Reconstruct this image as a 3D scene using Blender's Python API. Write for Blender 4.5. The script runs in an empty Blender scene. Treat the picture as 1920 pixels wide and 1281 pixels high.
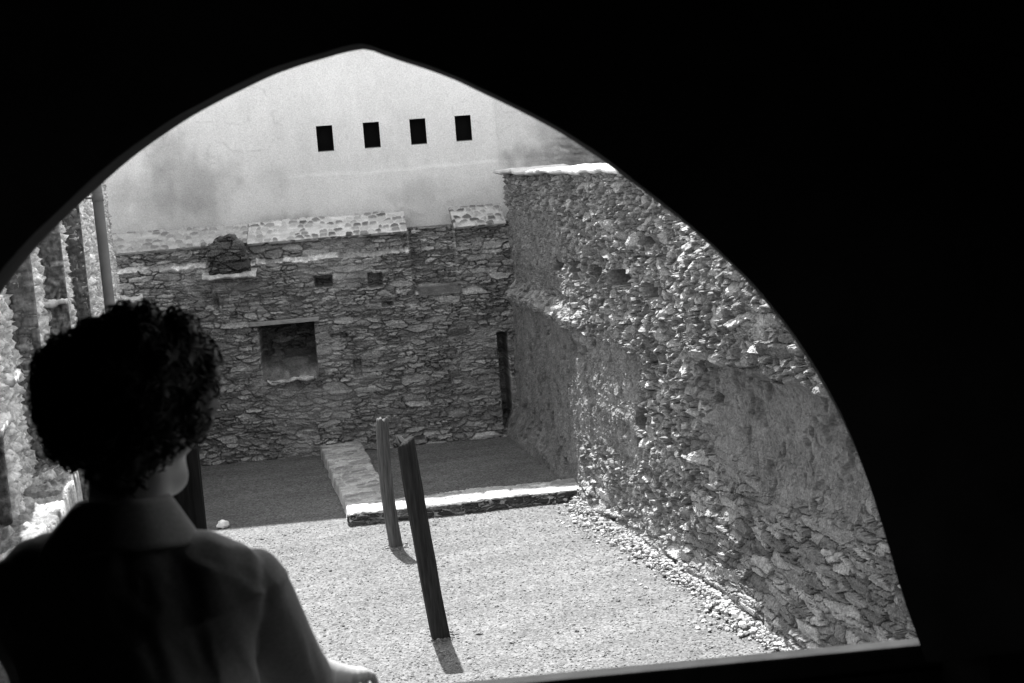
import bpy, math, random
import numpy as np
random.seed(7)
rng = np.random.default_rng(11)
S = bpy.context.scene
COL = S.collection
H0 = 4.0                       # camera height above the gravel of the courtyard

# ------------------------------------------------------------------ camera
F_PX, CX, CY = 2667.0, 960.0, 640.5
def cam_axes(p=7.43, roll=4.4, yaw=14.45):
    p, r, y = [math.radians(a) for a in (p, roll, yaw)]
    fw = np.array([math.sin(y)*math.cos(p), math.cos(y)*math.cos(p), -math.sin(p)])
    rt = np.array([math.cos(y), -math.sin(y), 0.0])
    up = np.cross(rt, fw)
    return rt*math.cos(r)-up*math.sin(r), up*math.cos(r)+rt*math.sin(r), fw
CR, CU, CF = cam_axes()
YAW = math.radians(14.45)
HD = np.array([math.sin(YAW), math.cos(YAW), 0.0])
RT = np.array([math.cos(YAW), -math.sin(YAW), 0.0])
CAMP = np.array([0, 0, H0])
def ray(x, y): return CF + CR*((x-CX)/F_PX) - CU*((y-CY)/F_PX)
def at(x, y, d):
    """survey point: the spot at horizontal distance d along the view heading"""
    r = ray(x, y); return CAMP + r*(d/np.dot(r, HD))
def on_ground(x, y, z=0.0):
    r = ray(x, y); return CAMP + r*((z-H0)/r[2])

cd = bpy.data.cameras.new('camera'); cam = bpy.data.objects.new('camera', cd); COL.objects.link(cam)
from mathutils import Matrix, Vector
m = Matrix(((CR[0], CU[0], -CF[0], 0), (CR[1], CU[1], -CF[1], 0), (CR[2], CU[2], -CF[2], H0), (0, 0, 0, 1)))
cam.matrix_world = m
cd.sensor_width = 36; cd.lens = F_PX/1920*36; cd.clip_end = 2000; cd.clip_start = .05
cd.dof.use_dof = True; cd.dof.focus_distance = 15.0; cd.dof.aperture_fstop = 9.0
S.camera = cam

# ------------------------------------------------------------------ light (black and white photograph: neutral light)
SUN_EL, SUN_AZ = math.radians(63), math.radians(-5.0)
w = bpy.data.worlds.new('World'); S.world = w; w.use_nodes = True
nt = w.node_tree; bg = nt.nodes['Background']
sky = nt.nodes.new('ShaderNodeTexSky'); sky.sky_type = 'NISHITA'; sky.sun_disc = False
sky.sun_elevation = SUN_EL; sky.sun_rotation = SUN_AZ
bw = nt.nodes.new('ShaderNodeRGBToBW')
nt.links.new(sky.outputs[0], bw.inputs[0]); nt.links.new(bw.outputs[0], bg.inputs['Color'])
bg.inputs['Strength'].default_value = 0.15
sl = bpy.data.lights.new('sun', 'SUN'); so = bpy.data.objects.new('sun', sl); COL.objects.link(so)
sl.energy = 3.2; sl.angle = math.radians(.53); sl.color = (1, 1, 1)
sv = Vector((math.sin(SUN_AZ)*math.cos(SUN_EL), math.cos(SUN_AZ)*math.cos(SUN_EL), math.sin(SUN_EL)))
so.rotation_euler = sv.to_track_quat('Z', 'Y').to_euler(); so.location = (0, 30, 40)
vs = S.view_settings; vs.view_transform = 'Standard'; vs.look = 'None'; vs.exposure = 2.0; vs.gamma = 1
S.cycles.max_bounces = 8; S.cycles.diffuse_bounces = 5

# ------------------------------------------------------------------ materials
def attr_mat(name, rough=.9, nscale=60, namp=.35, bump=.4, bscale=90, bdist=.006, spec=.2, big=None):
    """base colour = per-vertex albedo (each stone its own tone) x fine grain"""
    mt = bpy.data.materials.new(name); mt.use_nodes = True; t = mt.node_tree; N = t.nodes; L = t.links
    b = N['Principled BSDF']; b.inputs['Roughness'].default_value = rough
    b.inputs['Specular IOR Level'].default_value = spec
    a = N.new('ShaderNodeAttribute'); a.attribute_name = 'albedo'
    tc = N.new('ShaderNodeNewGeometry')
    n = N.new('ShaderNodeTexNoise'); n.inputs['Scale'].default_value = nscale; n.inputs['Detail'].default_value = 6
    n.inputs['Roughness'].default_value = .7
    L.new(tc.outputs['Position'], n.inputs['Vector'])
    mr = N.new('ShaderNodeMapRange'); mr.inputs[1].default_value = .3; mr.inputs[2].default_value = .7
    mr.inputs[3].default_value = 1-namp; mr.inputs[4].default_value = 1+namp
    L.new(n.outputs['Fac'], mr.inputs[0])
    mu = N.new('ShaderNodeMath'); mu.operation = 'MULTIPLY'
    L.new(a.outputs['Fac'], mu.inputs[0]); L.new(mr.outputs[0], mu.inputs[1])
    L.new(mu.outputs[0], b.inputs['Base Color'])
    n2 = N.new('ShaderNodeTexNoise'); n2.inputs['Scale'].default_value = bscale; n2.inputs['Detail'].default_value = 5
    L.new(tc.outputs['Position'], n2.inputs['Vector'])
    bp = N.new('ShaderNodeBump'); bp.inputs['Strength'].default_value = bump; bp.inputs['Distance'].default_value = bdist
    L.new(n2.outputs['Fac'], bp.inputs['Height']); L.new(bp.outputs[0], b.inputs['Normal'])
    return mt
def flat_mat(name, v, rough=.8, nscale=25, namp=.25, bump=.3, bdist=.01, spec=.2, stretch=(1, 1, 1)):
    mt = bpy.data.materials.new(name); mt.use_nodes = True; t = mt.node_tree; N = t.nodes; L = t.links
    b = N['Principled BSDF']; b.inputs['Roughness'].default_value = rough; b.inputs['Specular IOR Level'].default_value = spec
    tc = N.new('ShaderNodeTexCoord'); mp = N.new('ShaderNodeMapping'); mp.inputs['Scale'].default_value = stretch
    L.new(tc.outputs['Object'], mp.inputs[0])
    n = N.new('ShaderNodeTexNoise'); n.inputs['Scale'].default_value = nscale; n.inputs['Detail'].default_value = 6
    L.new(mp.outputs[0], n.inputs['Vector'])
    mr = N.new('ShaderNodeMapRange'); mr.inputs[1].default_value = .3; mr.inputs[2].default_value = .7
    mr.inputs[3].default_value = v*(1-namp); mr.inputs[4].default_value = v*(1+namp)
    L.new(n.outputs['Fac'], mr.inputs[0]); L.new(mr.outputs[0], b.inputs['Base Color'])
    bp = N.new('ShaderNodeBump'); bp.inputs['Strength'].default_value = bump; bp.inputs['Distance'].default_value = bdist
    L.new(n.outputs['Fac'], bp.inputs['Height']); L.new(bp.outputs[0], b.inputs['Normal'])
    return mt
M_STONE = attr_mat('rubble_stone', nscale=45, namp=.45, bump=.6, bscale=70, bdist=.012)
M_PLASTER = attr_mat('old_plaster', nscale=60, namp=.24, bump=.5, bscale=45, bdist=.01)
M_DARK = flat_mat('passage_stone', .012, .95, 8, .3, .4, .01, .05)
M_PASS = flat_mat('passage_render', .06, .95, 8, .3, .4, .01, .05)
M_SILL = flat_mat('worn_sill', .022, .8, 20, .3)
M_BLACK = flat_mat('window_dark', .003, .8, 5, .2, spec=.08)
M_FRAME = flat_mat('window_frame_paint', .005, .9, 10, .2, spec=.05)
M_WOOD = flat_mat('weathered_wood', .022, .85, 9, .5, .8, .012, .2, (6, 6, .5))
M_WOOD2 = flat_mat('grey_weathered_wood', .085, .85, 9, .45, .8, .012, .2, (6, 6, .5))
M_BLACKWOOD = flat_mat('near_black_wood', .008, .9, 9, .4, .5, .01, .05, (6, 6, .5))  # near-black wood of the half-hidden third post
M_LINTEL = flat_mat('lintel_wood', .30, .85, 9, .3, .6, .01, .2, (.6, 6, 6))
M_PIPE = flat_mat('zinc_pipe', .14, .7, 6, .2, .1, .004, .4)
M_SKIN = flat_mat('skin', .34, .55, 30, .06, .1, .001, .35)
M_SHIRT = flat_mat('shirt_cloth', .26, .95, 160, .12, .25, .001, .1)
M_TROUSER = flat_mat('trouser_cloth', .06, .95, 160, .12, .25, .001, .1)
M_HAIR = flat_mat('dark_hair', .012, .55, 60, .3, .2, .001, .35)
M_EYE = flat_mat('eye', .5, .2, 5, .02, .0, .001, .5)
M_WHITE = flat_mat('white_stone', .75, .8, 30, .1, .3, .005)

def gravel_mat():
    mt = bpy.data.materials.new('pale_gravel'); mt.use_nodes = True; t = mt.node_tree; N = t.nodes; L = t.links
    b = N['Principled BSDF']; b.inputs['Roughness'].default_value = .95; b.inputs['Specular IOR Level'].default_value = .15
    g = N.new('ShaderNodeNewGeometry')
    v = N.new('ShaderNodeTexVoronoi'); v.inputs['Scale'].default_value = 58; L.new(g.outputs['Position'], v.inputs['Vector'])
    v2 = N.new('ShaderNodeTexVoronoi'); v2.inputs['Scale'].default_value = 19; L.new(g.outputs['Position'], v2.inputs['Vector'])
    n = N.new('ShaderNodeTexNoise'); n.inputs['Scale'].default_value = 1.1; n.inputs['Detail'].default_value = 5
    mp = N.new('ShaderNodeMapping'); mp.inputs['Scale'].default_value = (.6, 2.2, 1); L.new(g.outputs['Position'], mp.inputs[0])
    L.new(mp.outputs[0], n.inputs['Vector'])
    bw1 = N.new('ShaderNodeSeparateColor'); L.new(v.outputs['Color'], bw1.inputs[0])
    bw2 = N.new('ShaderNodeSeparateColor'); L.new(v2.outputs['Color'], bw2.inputs[0])
    r1 = N.new('ShaderNodeMapRange'); r1.inputs[3].default_value = .08; r1.inputs[4].default_value = .205; L.new(bw1.outputs[0], r1.inputs[0])
    r2 = N.new('ShaderNodeMapRange'); r2.inputs[3].default_value = .88; r2.inputs[4].default_value = 1.1; L.new(bw2.outputs[1], r2.inputs[0])
    r3 = N.new('ShaderNodeMapRange'); r3.inputs[1].default_value = .3; r3.inputs[2].default_value = .7
    r3.inputs[3].default_value = .80; r3.inputs[4].default_value = 1.14; L.new(n.outputs['Fac'], r3.inputs[0])
    m1 = N.new('ShaderNodeMath'); m1.operation = 'MULTIPLY'; L.new(r1.outputs[0], m1.inputs[0]); L.new(r2.outputs[0], m1.inputs[1])
    m2 = N.new('ShaderNodeMath'); m2.operation = 'MULTIPLY'; L.new(m1.outputs[0], m2.inputs[0]); L.new(r3.outputs[0], m2.inputs[1])
    L.new(m2.outputs[0], b.inputs['Base Color'])
    inv = N.new('ShaderNodeMath'); inv.operation = 'SUBTRACT'; inv.inputs[0].default_value = 1; L.new(v.outputs['Distance'], inv.inputs[1])
    bp = N.new('ShaderNodeBump'); bp.inputs['Strength'].default_value = .55; bp.inputs['Distance'].default_value = .008
    L.new(inv.outputs[0], bp.inputs['Height']); L.new(bp.outputs[0], b.inputs['Normal'])
    return mt
M_GRAVEL = gravel_mat()

# ------------------------------------------------------------------ noise and stonework fields
def h2(ix, iy, seed):
    a = (ix.astype(np.int64)*374761393 + iy.astype(np.int64)*668265263 + seed*1274126177) & 0xffffffff
    a = ((a ^ (a >> 13))*1274126177) & 0xffffffff
    a = ((a ^ (a >> 16))*2246822519) & 0xffffffff
    a = a ^ (a >> 15)
    return (a & 0xffffff)/float(0x1000000)
def vn(x, y, seed=0):
    ix, iy = np.floor(x), np.floor(y); fx, fy = x-ix, y-iy
    fx = fx*fx*fx*(fx*(fx*6-15)+10); fy = fy*fy*fy*(fy*(fy*6-15)+10)
    a, b = h2(ix, iy, seed), h2(ix+1, iy, seed); c, d = h2(ix, iy+1, seed), h2(ix+1, iy+1, seed)
    return (a*(1-fx)+b*fx)*(1-fy)+(c*(1-fx)+d*fx)*fy - .5
def fbm(x, y, seed=0, o=4, g=.5):
    s = 0; a = 1.0
    for k in range(o):
        s = s + a*vn(x*2**k+13.7*k, y*2**k-7.1*k, seed+k); a *= g
    return s
def sm(a, b, x):
    t = np.clip((x-a)/(b-a), 0, 1); return t*t*(3-2*t)
def box(s, t, s0, s1, t0, t1, w=.01):
    return sm(s0-w, s0+w, s)*(1-sm(s1-w, s1+w, s))*sm(t0-w, t0+w, t)*(1-sm(t1-w, t1+w, t))

def cells(s, t, cw, ch, seed, jx=.75, jy=.6, p=2.6):
    F1 = np.full(s.shape, 9.); F2 = np.full(s.shape, 9.)
    ci = np.zeros(s.shape); cj = np.zeros(s.shape); lx = np.zeros(s.shape); ly = np.zeros(s.shape)
    iy0 = np.floor(t/ch)
    for dj in (-1, 0, 1):
        row = iy0+dj; off = h2(row, row*0, seed+91)*cw*3
        ix0 = np.floor((s-off)/cw)
        for di in (-1, 0, 1):
            c = ix0+di
            px = (c+.5+jx*(h2(c, row, seed)-.5))*cw+off
            py = (row+.5+jy*(h2(c, row, seed+1)-.5))*ch
            wx = .72+.6*h2(c, row, seed+2); wy = .75+.5*h2(c, row, seed+3)
            dx = (s-px)/cw; dy = (t-py)/ch
            d = ((np.abs(dx)/wx)**p+(np.abs(dy)/wy)**p)**(1/p)
            n1 = d < F1
            F2 = np.where(n1, F1, np.minimum(F2, d))
            ci = np.where(n1, c, ci); cj = np.where(n1, row, cj)
            lx = np.where(n1, dx, lx); ly = np.where(n1, dy, ly); F1 = np.where(n1, d, F1)
    return F2-F1, ci, cj, lx, ly

def stonework(s, t, seed, cw=.2, ch=.075, big=1.9, share=.35, depth=.045, amp=.04, tilt=.06, warp=.02, lo=.06, hi=.2, mortar=.10, ew=.2, rough=1.0):
    """rubble masonry: returns relief and albedo; two sizes of stone mixed"""
    s2 = s+warp*fbm(s*6, t*9, seed+40, 3)+.4*warp*fbm(s*30, t*40, seed+50, 2)
    t2 = t+warp*.8*fbm(s*3.1, t*7, seed+60, 3)+.35*warp*fbm(s*28, t*45, seed+70, 2)
    eA, iA, jA, xA, yA = cells(s2, t2, cw*big, ch*big, seed)
    eB, iB, jB, xB, yB = cells(s2, t2, cw, ch, seed+200)
    use = h2(iA, jA, seed+7) < share
    e = np.where(use, eA*1.4, np.minimum(eB, eA*2.0))
    ci = np.where(use, iA+5000, iB); cj = np.where(use, jA+5000, jB)
    lx = np.where(use, xA, xB); ly = np.where(use, yA, yB)
    r = [h2(ci, cj, seed+300+k) for k in range(6)]
    pr = sm(.0, ew, e)
    relief = -depth*(1-pr)*(.6+.8*r[0]) + pr*((r[1]-.5)*amp + lx*(r[2]-.5)*tilt*2 + ly*((r[3]-.5)*tilt*2) - np.abs(lx*np.cos(r[5]*6.3)+ly*np.sin(r[5]*6.3)+(r[2]-.5)*.5)*tilt*.6)
    relief = relief + rough*.022*np.abs(fbm(s*20, t*34, seed+80, 4, .6))*pr + rough*.016*fbm(s*48, t*62, seed+81, 3, .65)
    tone = lo+(hi-lo)*r[4]**1.4
    streak = 1+.5*fbm(s*14+r[5]*40, t*60+r[4]*40, seed+90, 3)
    alb = mortar*(1-pr)+tone*streak*pr
    return relief, np.clip(alb, .02, .9)

# ------------------------------------------------------------------ mesh helpers
def raw_mesh(name, V, Fq, mat, parent=None, alb=None, smooth=True, F3=None):
    me = bpy.data.meshes.new(name)
    V = np.ascontiguousarray(V, dtype=np.float32)
    Fq = np.zeros((0, 4), np.int64) if Fq is None else np.asarray(Fq, np.int64)
    F3 = np.zeros((0, 3), np.int64) if F3 is None else np.asarray(F3, np.int64)
    nq, n3 = len(Fq), len(F3)
    me.vertices.add(len(V)); me.vertices.foreach_set('co', V.ravel())
    li = np.concatenate([Fq.ravel(), F3.ravel()]).astype(np.int32)
    me.loops.add(len(li)); me.loops.foreach_set('vertex_index', li)
    me.polygons.add(nq+n3)
    st = np.concatenate([np.arange(nq)*4, nq*4+np.arange(n3)*3]).astype(np.int32)
    me.polygons.foreach_set('loop_start', st)
    me.polygons.foreach_set('loop_total', np.concatenate([np.full(nq, 4), np.full(n3, 3)]).astype(np.int32))
    me.polygons.foreach_set('use_smooth', np.full(nq+n3, smooth))
    if alb is not None:
        a = me.attributes.new('albedo', 'FLOAT', 'POINT')
        a.data.foreach_set('value', np.ascontiguousarray(alb, dtype=np.float32).ravel())
    me.materials.append(mat); me.update(calc_edges=True); me.validate()
    o = bpy.data.objects.new(name, me); COL.objects.link(o)
    if parent is not None: o.parent = parent
    return o
def grid_faces(n, m_):
    i = np.arange(n*m_).reshape(n, m_)
    return np.stack([i[:-1, :-1], i[1:, :-1], i[1:, 1:], i[:-1, 1:]], -1).reshape(-1, 4)
def panel(name, P, alb, mat, parent=None, back=None, mask=None, flip=False, smooth=True):
    """P (n,m,3) relief surface; back = offset vector that closes it into a solid"""
    n, m_ = P.shape[:2]; V = P.reshape(-1, 3); Fq = grid_faces(n, m_); A = alb.ravel()
    if mask is not None:
        k = mask.ravel(); Fq = Fq[k[Fq].all(1)]
    if back is not None:
        i = np.arange(n*m_).reshape(n, m_)
        ring = np.concatenate([i[:, 0], i[-1, 1:], i[::-1, -1][1:], i[0, ::-1][1:-1]])
        b0 = len(V); VB = V[ring]+np.asarray(back, float)
        V = np.vstack([V, VB]); A = np.concatenate([A, np.full(len(ring), .15)])
        k = np.arange(len(ring)); k2 = (k+1) % len(ring)
        Fr = np.stack([ring[k], b0+k, b0+k2, ring[k2]], -1)
        Fq = np.vstack([Fq, Fr])
        c = V[[ring[0], i[-1, 0], i[-1, -1], i[0, -1]]]+np.asarray(back, float)
        b1 = len(V); V = np.vstack([V, c]); A = np.concatenate([A, np.full(4, .15)])
        Fq = np.vstack([Fq, [[b1, b1+3, b1+2, b1+1]]])
    if flip: Fq = Fq[:, ::-1]
    return raw_mesh(name, V, Fq, mat, parent, A, smooth)
def boxes(name, lst, mat, parent=None, alb=None, bevel=0.0, rough=0.0):
    """one mesh from boxes given as (x0,x1,y0,y1,z0,z1) or 8 corner arrays"""
    V = []; Fq = []
    for b in lst:
        if len(b) == 6:
            x0, x1, y0, y1, z0, z1 = b
            c = [(x0, y0, z0), (x1, y0, z0), (x1, y1, z0), (x0, y1, z0), (x0, y0, z1), (x1, y0, z1), (x1, y1, z1), (x0, y1, z1)]
        else: c = [tuple(q) for q in b]
        k = len(V); V += c
        Fq += [[k, k+3, k+2, k+1], [k+4, k+5, k+6, k+7], [k, k+1, k+5, k+4], [k+1, k+2, k+6, k+5], [k+2, k+3, k+7, k+6], [k+3, k, k+4, k+7]]
    V = np.array(V, float)
    o = raw_mesh(name, V, Fq, mat, parent, np.full(len(V), alb) if alb is not None else None, False)
    if bevel:
        md = o.modifiers.new('bevel', 'BEVEL'); md.width = bevel; md.segments = 2
    return o
def tag(o, label=None, cat=None, group=None, kind=None):
    if label: o['label'] = label
    if cat: o['category'] = cat
    if group: o['group'] = group
    if kind: o['kind'] = kind
    return o
def empty(name, loc, label=None, cat=None, group=None):
    o = bpy.data.objects.new(name, None); COL.objects.link(o); o.location = loc; o.empty_display_size = .2
    bpy.context.view_layer.update()
    return tag(o, label, cat, group)
def keep(o, root):
    """parent without moving: the mesh is written in world coordinates"""
    o.parent = root; o.matrix_parent_inverse = Matrix.Translation(-Vector(root.location)); return o
def tube(pts, r, n=8, taper=None):
    pts = np.asarray(pts, float); T = np.gradient(pts, axis=0); T /= np.linalg.norm(T, axis=1)[:, None]+1e-9
    ref = np.array([.3, .2, .9]) if abs(T[0] @ np.array([.3, .2, .9])) < .9 else np.array([1., 0, 0])
    a = np.cross(T, ref); a /= np.linalg.norm(a, axis=1)[:, None]; b = np.cross(T, a)
    R_ = np.full(len(pts), r) if taper is None else np.asarray(taper)*r
    th = np.arange(n)/n*2*math.pi
    V = pts[:, None]+R_[:, None, None]*(np.cos(th)[None, :, None]*a[:, None]+np.sin(th)[None, :, None]*b[:, None])
    i = np.arange(len(pts)*n).reshape(len(pts), n); j = np.roll(i, -1, 1)
    Fq = np.stack([i[:-1], j[:-1], j[1:], i[1:]], -1).reshape(-1, 4)
    return V.reshape(-1, 3), Fq
def join(parts):
    V = []; Fq = []; k = 0
    for v, f in parts:
        V.append(v); Fq.append(np.asarray(f)+k); k += len(v)
    return np.vstack(V), np.vstack(Fq)

# ================================================================== SETTING: ground
g = boxes('courtyard_ground', [(-60, 60, -40, 120, -.3, 0.0)], M_GRAVEL); g['kind'] = 'structure'

# ================================================================== FAR WALL (rubble, with niche, ledges and mortar caps)
FA = np.array([.615, 20.264, 0.0]); FD = np.array([.98965, -.14350, 0.0]); FN = np.array([.14350, .98965, 0.0])  # along, away
def fwp(s, h, off=0.0): return FA+FD*(np.asarray(s)[..., None]-FA[0])+FN*np.asarray(off)[..., None]+np.array([0, 0, 1.0])*np.asarray(h)[..., None]
far = empty('stone_wall', (2.5, 20.0, 0), 'grey coursed rubble wall across the far end of the courtyard, with a square niche', 'wall')
s = np.arange(-.9, 5.45, .0105); t = np.arange(-.06, 3.12, .0085)
Sg, Tg = np.meshgrid(s, t, indexing='ij')
rel, alb = stonework(Sg, Tg, 5, cw=.205, ch=.052, big=1.75, share=.27, depth=.062, amp=.055, tilt=.065, warp=.035, lo=.18, hi=.48, mortar=.22, ew=.16)
smear = sm(.12, .34, fbm(Sg*1.1, Tg*1.5, 7001, 4, .6)); rel = rel*(1-.55*smear); alb = alb*(1-.5*smear)+.5*smear*(.30+.2*fbm(Sg*8, Tg*12, 7005, 3))
off = -rel                                             # + = away from the viewer
off -= .12*(1-sm(0, .28, Tg))*(.7+.6*fbm(Sg*2, Tg*0+1, 3, 3)) * (Sg > .3)      # spread foot
off += .03*fbm(Sg*.8, Tg*.8, 77, 2)
# upper part set back behind a mortared ledge
led_l = 2.785+.035*fbm(Sg*7, Sg*0, 8, 5, .65); led_r = 2.745+.04*fbm(Sg*6, Sg*0, 9, 5, .65)
ledge_h = np.where(Sg < 1.2, led_l, led_r)
setback = .20*sm(0, .075, Tg-ledge_h)*np.where((Sg < 3.74), 1, 0)
off += setback
ml = sm(.0, .012, Tg-ledge_h)*(1-sm(.06, .08, Tg-ledge_h))*(Sg < 3.74)*((Sg < .9) | (Sg > 1.52))
ml = ml*(1-.75*sm(.12, .22, fbm(Sg*3.2, Tg*5, 13, 3))); alb = alb*(1-ml)+(.58+.6*fbm(Sg*14, Tg*30, 12, 4, .6))*ml; off = off*(1-ml)+ml*(setback+.03*fbm(Sg*18, Tg*30, 3, 4, .6))
# chase that runs up to the top, with a sloping mortar bottom
ch_ = box(Sg, Tg, 3.76, 4.40, 2.13, 9, .012)
off += ch_*.22*sm(2.12, 2.30, Tg)
mc = box(Sg, Tg, 3.82, 4.44, 2.12, 2.24, .02); alb = alb*(1-mc)+mc*(.13+.32*(1-sm(2.115, 2.15, Tg+.02*fbm(Sg*9, Tg*0, 44, 3))))*(1+.5*fbm(Sg*12, Tg*25, 45, 3)); off = off*(1-mc)+mc*(-.03+.22*sm(2.13, 2.30, Tg))
# right pier: small ledge
mp_ = box(Sg, Tg+.03*fbm(Sg*7, Tg*0, 4, 2), 4.43, 5.0, 2.70, 2.80, .02); alb = alb*(1-mp_)+mp_*.33; off += box(Sg, Tg, 4.41, 5.2, 2.76, 9, .03)*.10
# square niche with a sloped sill
wb = .012*fbm(Sg*9, Tg*9, 31, 3)
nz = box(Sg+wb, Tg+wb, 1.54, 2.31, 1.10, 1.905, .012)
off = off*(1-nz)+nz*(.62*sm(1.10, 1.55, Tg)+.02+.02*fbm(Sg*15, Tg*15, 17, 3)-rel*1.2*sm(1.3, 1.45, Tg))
alb = alb*(1-nz)+nz*(alb*.38*sm(1.2, 1.4, Tg)+.20*(1-sm(1.2, 1.4, Tg))*(1+.8*fbm(Sg*16, Tg*20, 18, 4)))  # inside of the niche darkened in the colour, standing in for shade
# putlog holes
for (a, b, c, d, dp) in ((2.385, 2.63, 2.36, 2.52, .35), (3.13, 3.33, 2.30, 2.50, .18), (2.82, 2.93, 1.05, 1.30, .12), (1.17, 1.26, 2.02, 2.12, .1),
                         (2.55, 2.78, 1.62, 1.70, .1), (3.3, 3.45, 2.02, 2.08, .12), (.96, 1.03, 2.18, 2.34, .1)):
    k = box(Sg+wb*1.5, Tg+wb*1.5, a, b, c, d, .015); off = off+k*dp; alb *= 1-.2*k  # albedo also lowered in the holes, painting in their shade
# tall slit beside the corner
k = box(Sg, Tg+wb, 4.90, 5.04, .12, 1.50, .01); off += k*.6
# broken left end
lefth = np.where(Sg < -.02, 2.20, 9)+.03*fbm(Sg*9, Tg*0, 71, 2)
off += sm(0, .03, .0-Sg)*(1-sm(-.01, .02, Tg-2.2))*0
top = np.full(Sg.shape, 3.065); top += .012*fbm(Sg*8, Sg*0, 6, 3)
P = fwp(Sg, np.minimum(Tg, top), off)
body = panel('masonry', P, alb, M_STONE, None, FN*.75, flip=True); keep(body, far)
# mortar caps
def cap(name, s0, s1, h0, h1, o0, o1, seed, tone, stone, lo, hi):
    ss = np.arange(s0, s1+.001, .011); uu = np.linspace(-.14, 1, 44)
    A_, U_ = np.meshgrid(ss, uu, indexing='ij')
    L_ = U_*.55
    e, ci, cj, lx, ly = cells(A_+.02*fbm(A_*9, L_*9, seed, 3), L_*1.0+.02*fbm(A_*9, L_*9, seed+9, 3), .115, .10, seed+2)
    r = h2(ci, cj, seed+5); isst = sm(.14, .26, e)*(r < stone)
    a = tone*(1+.35*fbm(A_*10, L_*18, seed+20, 4))
    a = a*(1-isst)+isst*(lo+(hi-lo)*h2(ci, cj, seed+6))
    up = np.clip(U_, 0, 1)
    hh = h0+(h1-h0)*up+.012*fbm(A_*9, L_*12, seed+30, 3)+.022*isst
    oo = o0+(o1-o0)*up+.012*fbm(A_*7, A_*0, seed+33, 3)
    front = U_ < 0
    hh = np.where(front, h0-.03*(-U_/.14)+.008*fbm(A_*8, U_*0, seed+41, 3), hh); oo = np.where(front, o0+.06*(-U_/.14)+.012*fbm(A_*7, A_*0, seed+33, 3), oo)
    P = fwp(A_, hh, oo)
    o = panel(name, P, a, M_PLASTER, None, np.array([0, .1, -.02]), flip=True); keep(o, far); return o
cap('mortar_cap', -.9, 1.50, 3.075, 3.31, .10, .80, 60, .44, .8, .18, .50)
cap('mortar_cap', 1.50, 3.745, 3.06, 3.315, .07, .80, 80, .60, .75, .10, .55)['label'] = 'white lime cap with dark stones showing through'
cap('mortar_cap', 4.415, 5.16, 3.06, 3.30, -.02, .70, 90, .55, .75, .08, .5)
# broken lump of vaulting that stands up from the ledge
def stub():
    rr = np.linspace(0, 1, 60)**.8; th = np.linspace(-.12, math.pi+.10, 130); R_, T_ = np.meshgrid(rr, th, indexing='ij')
    wob = 1+.10*fbm(T_*2.2, T_*0, 131, 3)
    sq = 1/np.maximum(np.abs(np.cos(T_)), .92*np.abs(np.sin(T_)))**.35
    ca, cz = np.cos(T_)*sq, np.sin(T_)*sq
    a = 1.235+.29*R_*ca*wob-.03*R_*cz; h = 2.70+.47*R_*cz*wob
    rel, al = stonework(a, h, 130, cw=.15, ch=.055, depth=.04, amp=.05, tilt=.07, lo=.04, hi=.13, mortar=.05)
    o = -.20-.16*(1-R_**2)-rel
    P = fwp(a, h, o)
    keep(panel('broken_vault', P, al, M_STONE, None, FN*.75), far)
stub()
bx = fwp(np.array([.90, 1.60]), np.array([2.655, 2.655]), np.array([-.08, -.08]))
ss = np.arange(.88, 1.62, .012); uu = np.linspace(0, 1, 26); A_, U_ = np.meshgrid(ss, uu, indexing='ij')
P = fwp(A_, 2.655+.03*sm(0, .15, U_)+.05*U_+.04*fbm(A_*7, U_*3, 5, 4), -.44+.07*fbm(A_*5, A_*0, 7, 3)+.6*U_)
keep(panel('ledge_slab', P, .42*(1+.7*fbm(A_*14, U_*6, 8, 3)), M_STONE, None, np.array([0, .06, -.03]), flip=True), far)
# timber lintel and stone sill of the niche
def fbox(s0, s1, h0, h1, o0, o1):
    c = []
    for h in (h0, h1):
        for (a, o) in ((s0, o0), (s1, o0), (s1, o1), (s0, o1)): c.append(fwp(np.array(a), np.array(h), np.array(o)))
    return c
keep(boxes('lintel', [fbox(1.43, 2.40, 1.905, 1.965, -.07, .5)], M_LINTEL, bevel=.008), far)
sl_ = np.arange(1.60, 2.26, .012); A_, U_ = np.meshgrid(sl_, np.linspace(0, 1, 20), indexing='ij')
P = fwp(A_, 1.082+.025*sm(0, .2, U_)+.05*U_+.05*fbm(A_*7, U_*2, 15, 4), -.09+.24*U_+.07*fbm(A_*5, A_*0, 16, 3))
keep(panel('sill', P, .48*(1+1.0*fbm(A_*9, U_*4, 19, 4)), M_STONE, None, np.array([0, .03, -.02]), flip=True), far)

# ================================================================== PLASTERED BUILDING behind the far wall
BO = 1.0
bld = empty('plastered_building', (2.5, 21.3, 0), 'tall pale plastered building with four small dark windows behind the far wall', 'building')
s = np.arange(-2.0, 8.2, .03); t = np.arange(2.7, 6.3, .022)
Sg, Tg = np.meshgrid(s, t, indexing='ij')
a = .60+.06*fbm(Sg*.9, Tg*.9, 301, 4)+.05*fbm(Sg*5, Tg*3, 302, 4, .6)+.02*fbm(Sg*7, Tg*.8, 303, 3)
a += .14*sm(3.9, 5.4, Tg+.25*fbm(Sg*.8, Tg*.8, 310, 3))*sm(-.2, 1.2, Sg)
def blot(cx, cz, rx, rz, v, seed):
    global a
    d = np.sqrt(((Sg-cx)/rx)**2+((Tg-cz)/rz)**2)+.8*fbm(Sg*2.2, Tg*1.8, seed, 5, .6)+.22*fbm(Sg*9, Tg*1.2, seed+50, 3)
    a = a*(1-v*(1-sm(.2, 1.2, d)))
blot(.45, 4.40, .35, .45, .28, 311); blot(.62, 3.95, .75, .50, .28, 312); blot(.2, 3.55, .9, .5, .18, 313); blot(2.15, 3.28, .55, .22, .42, 314)
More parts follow.
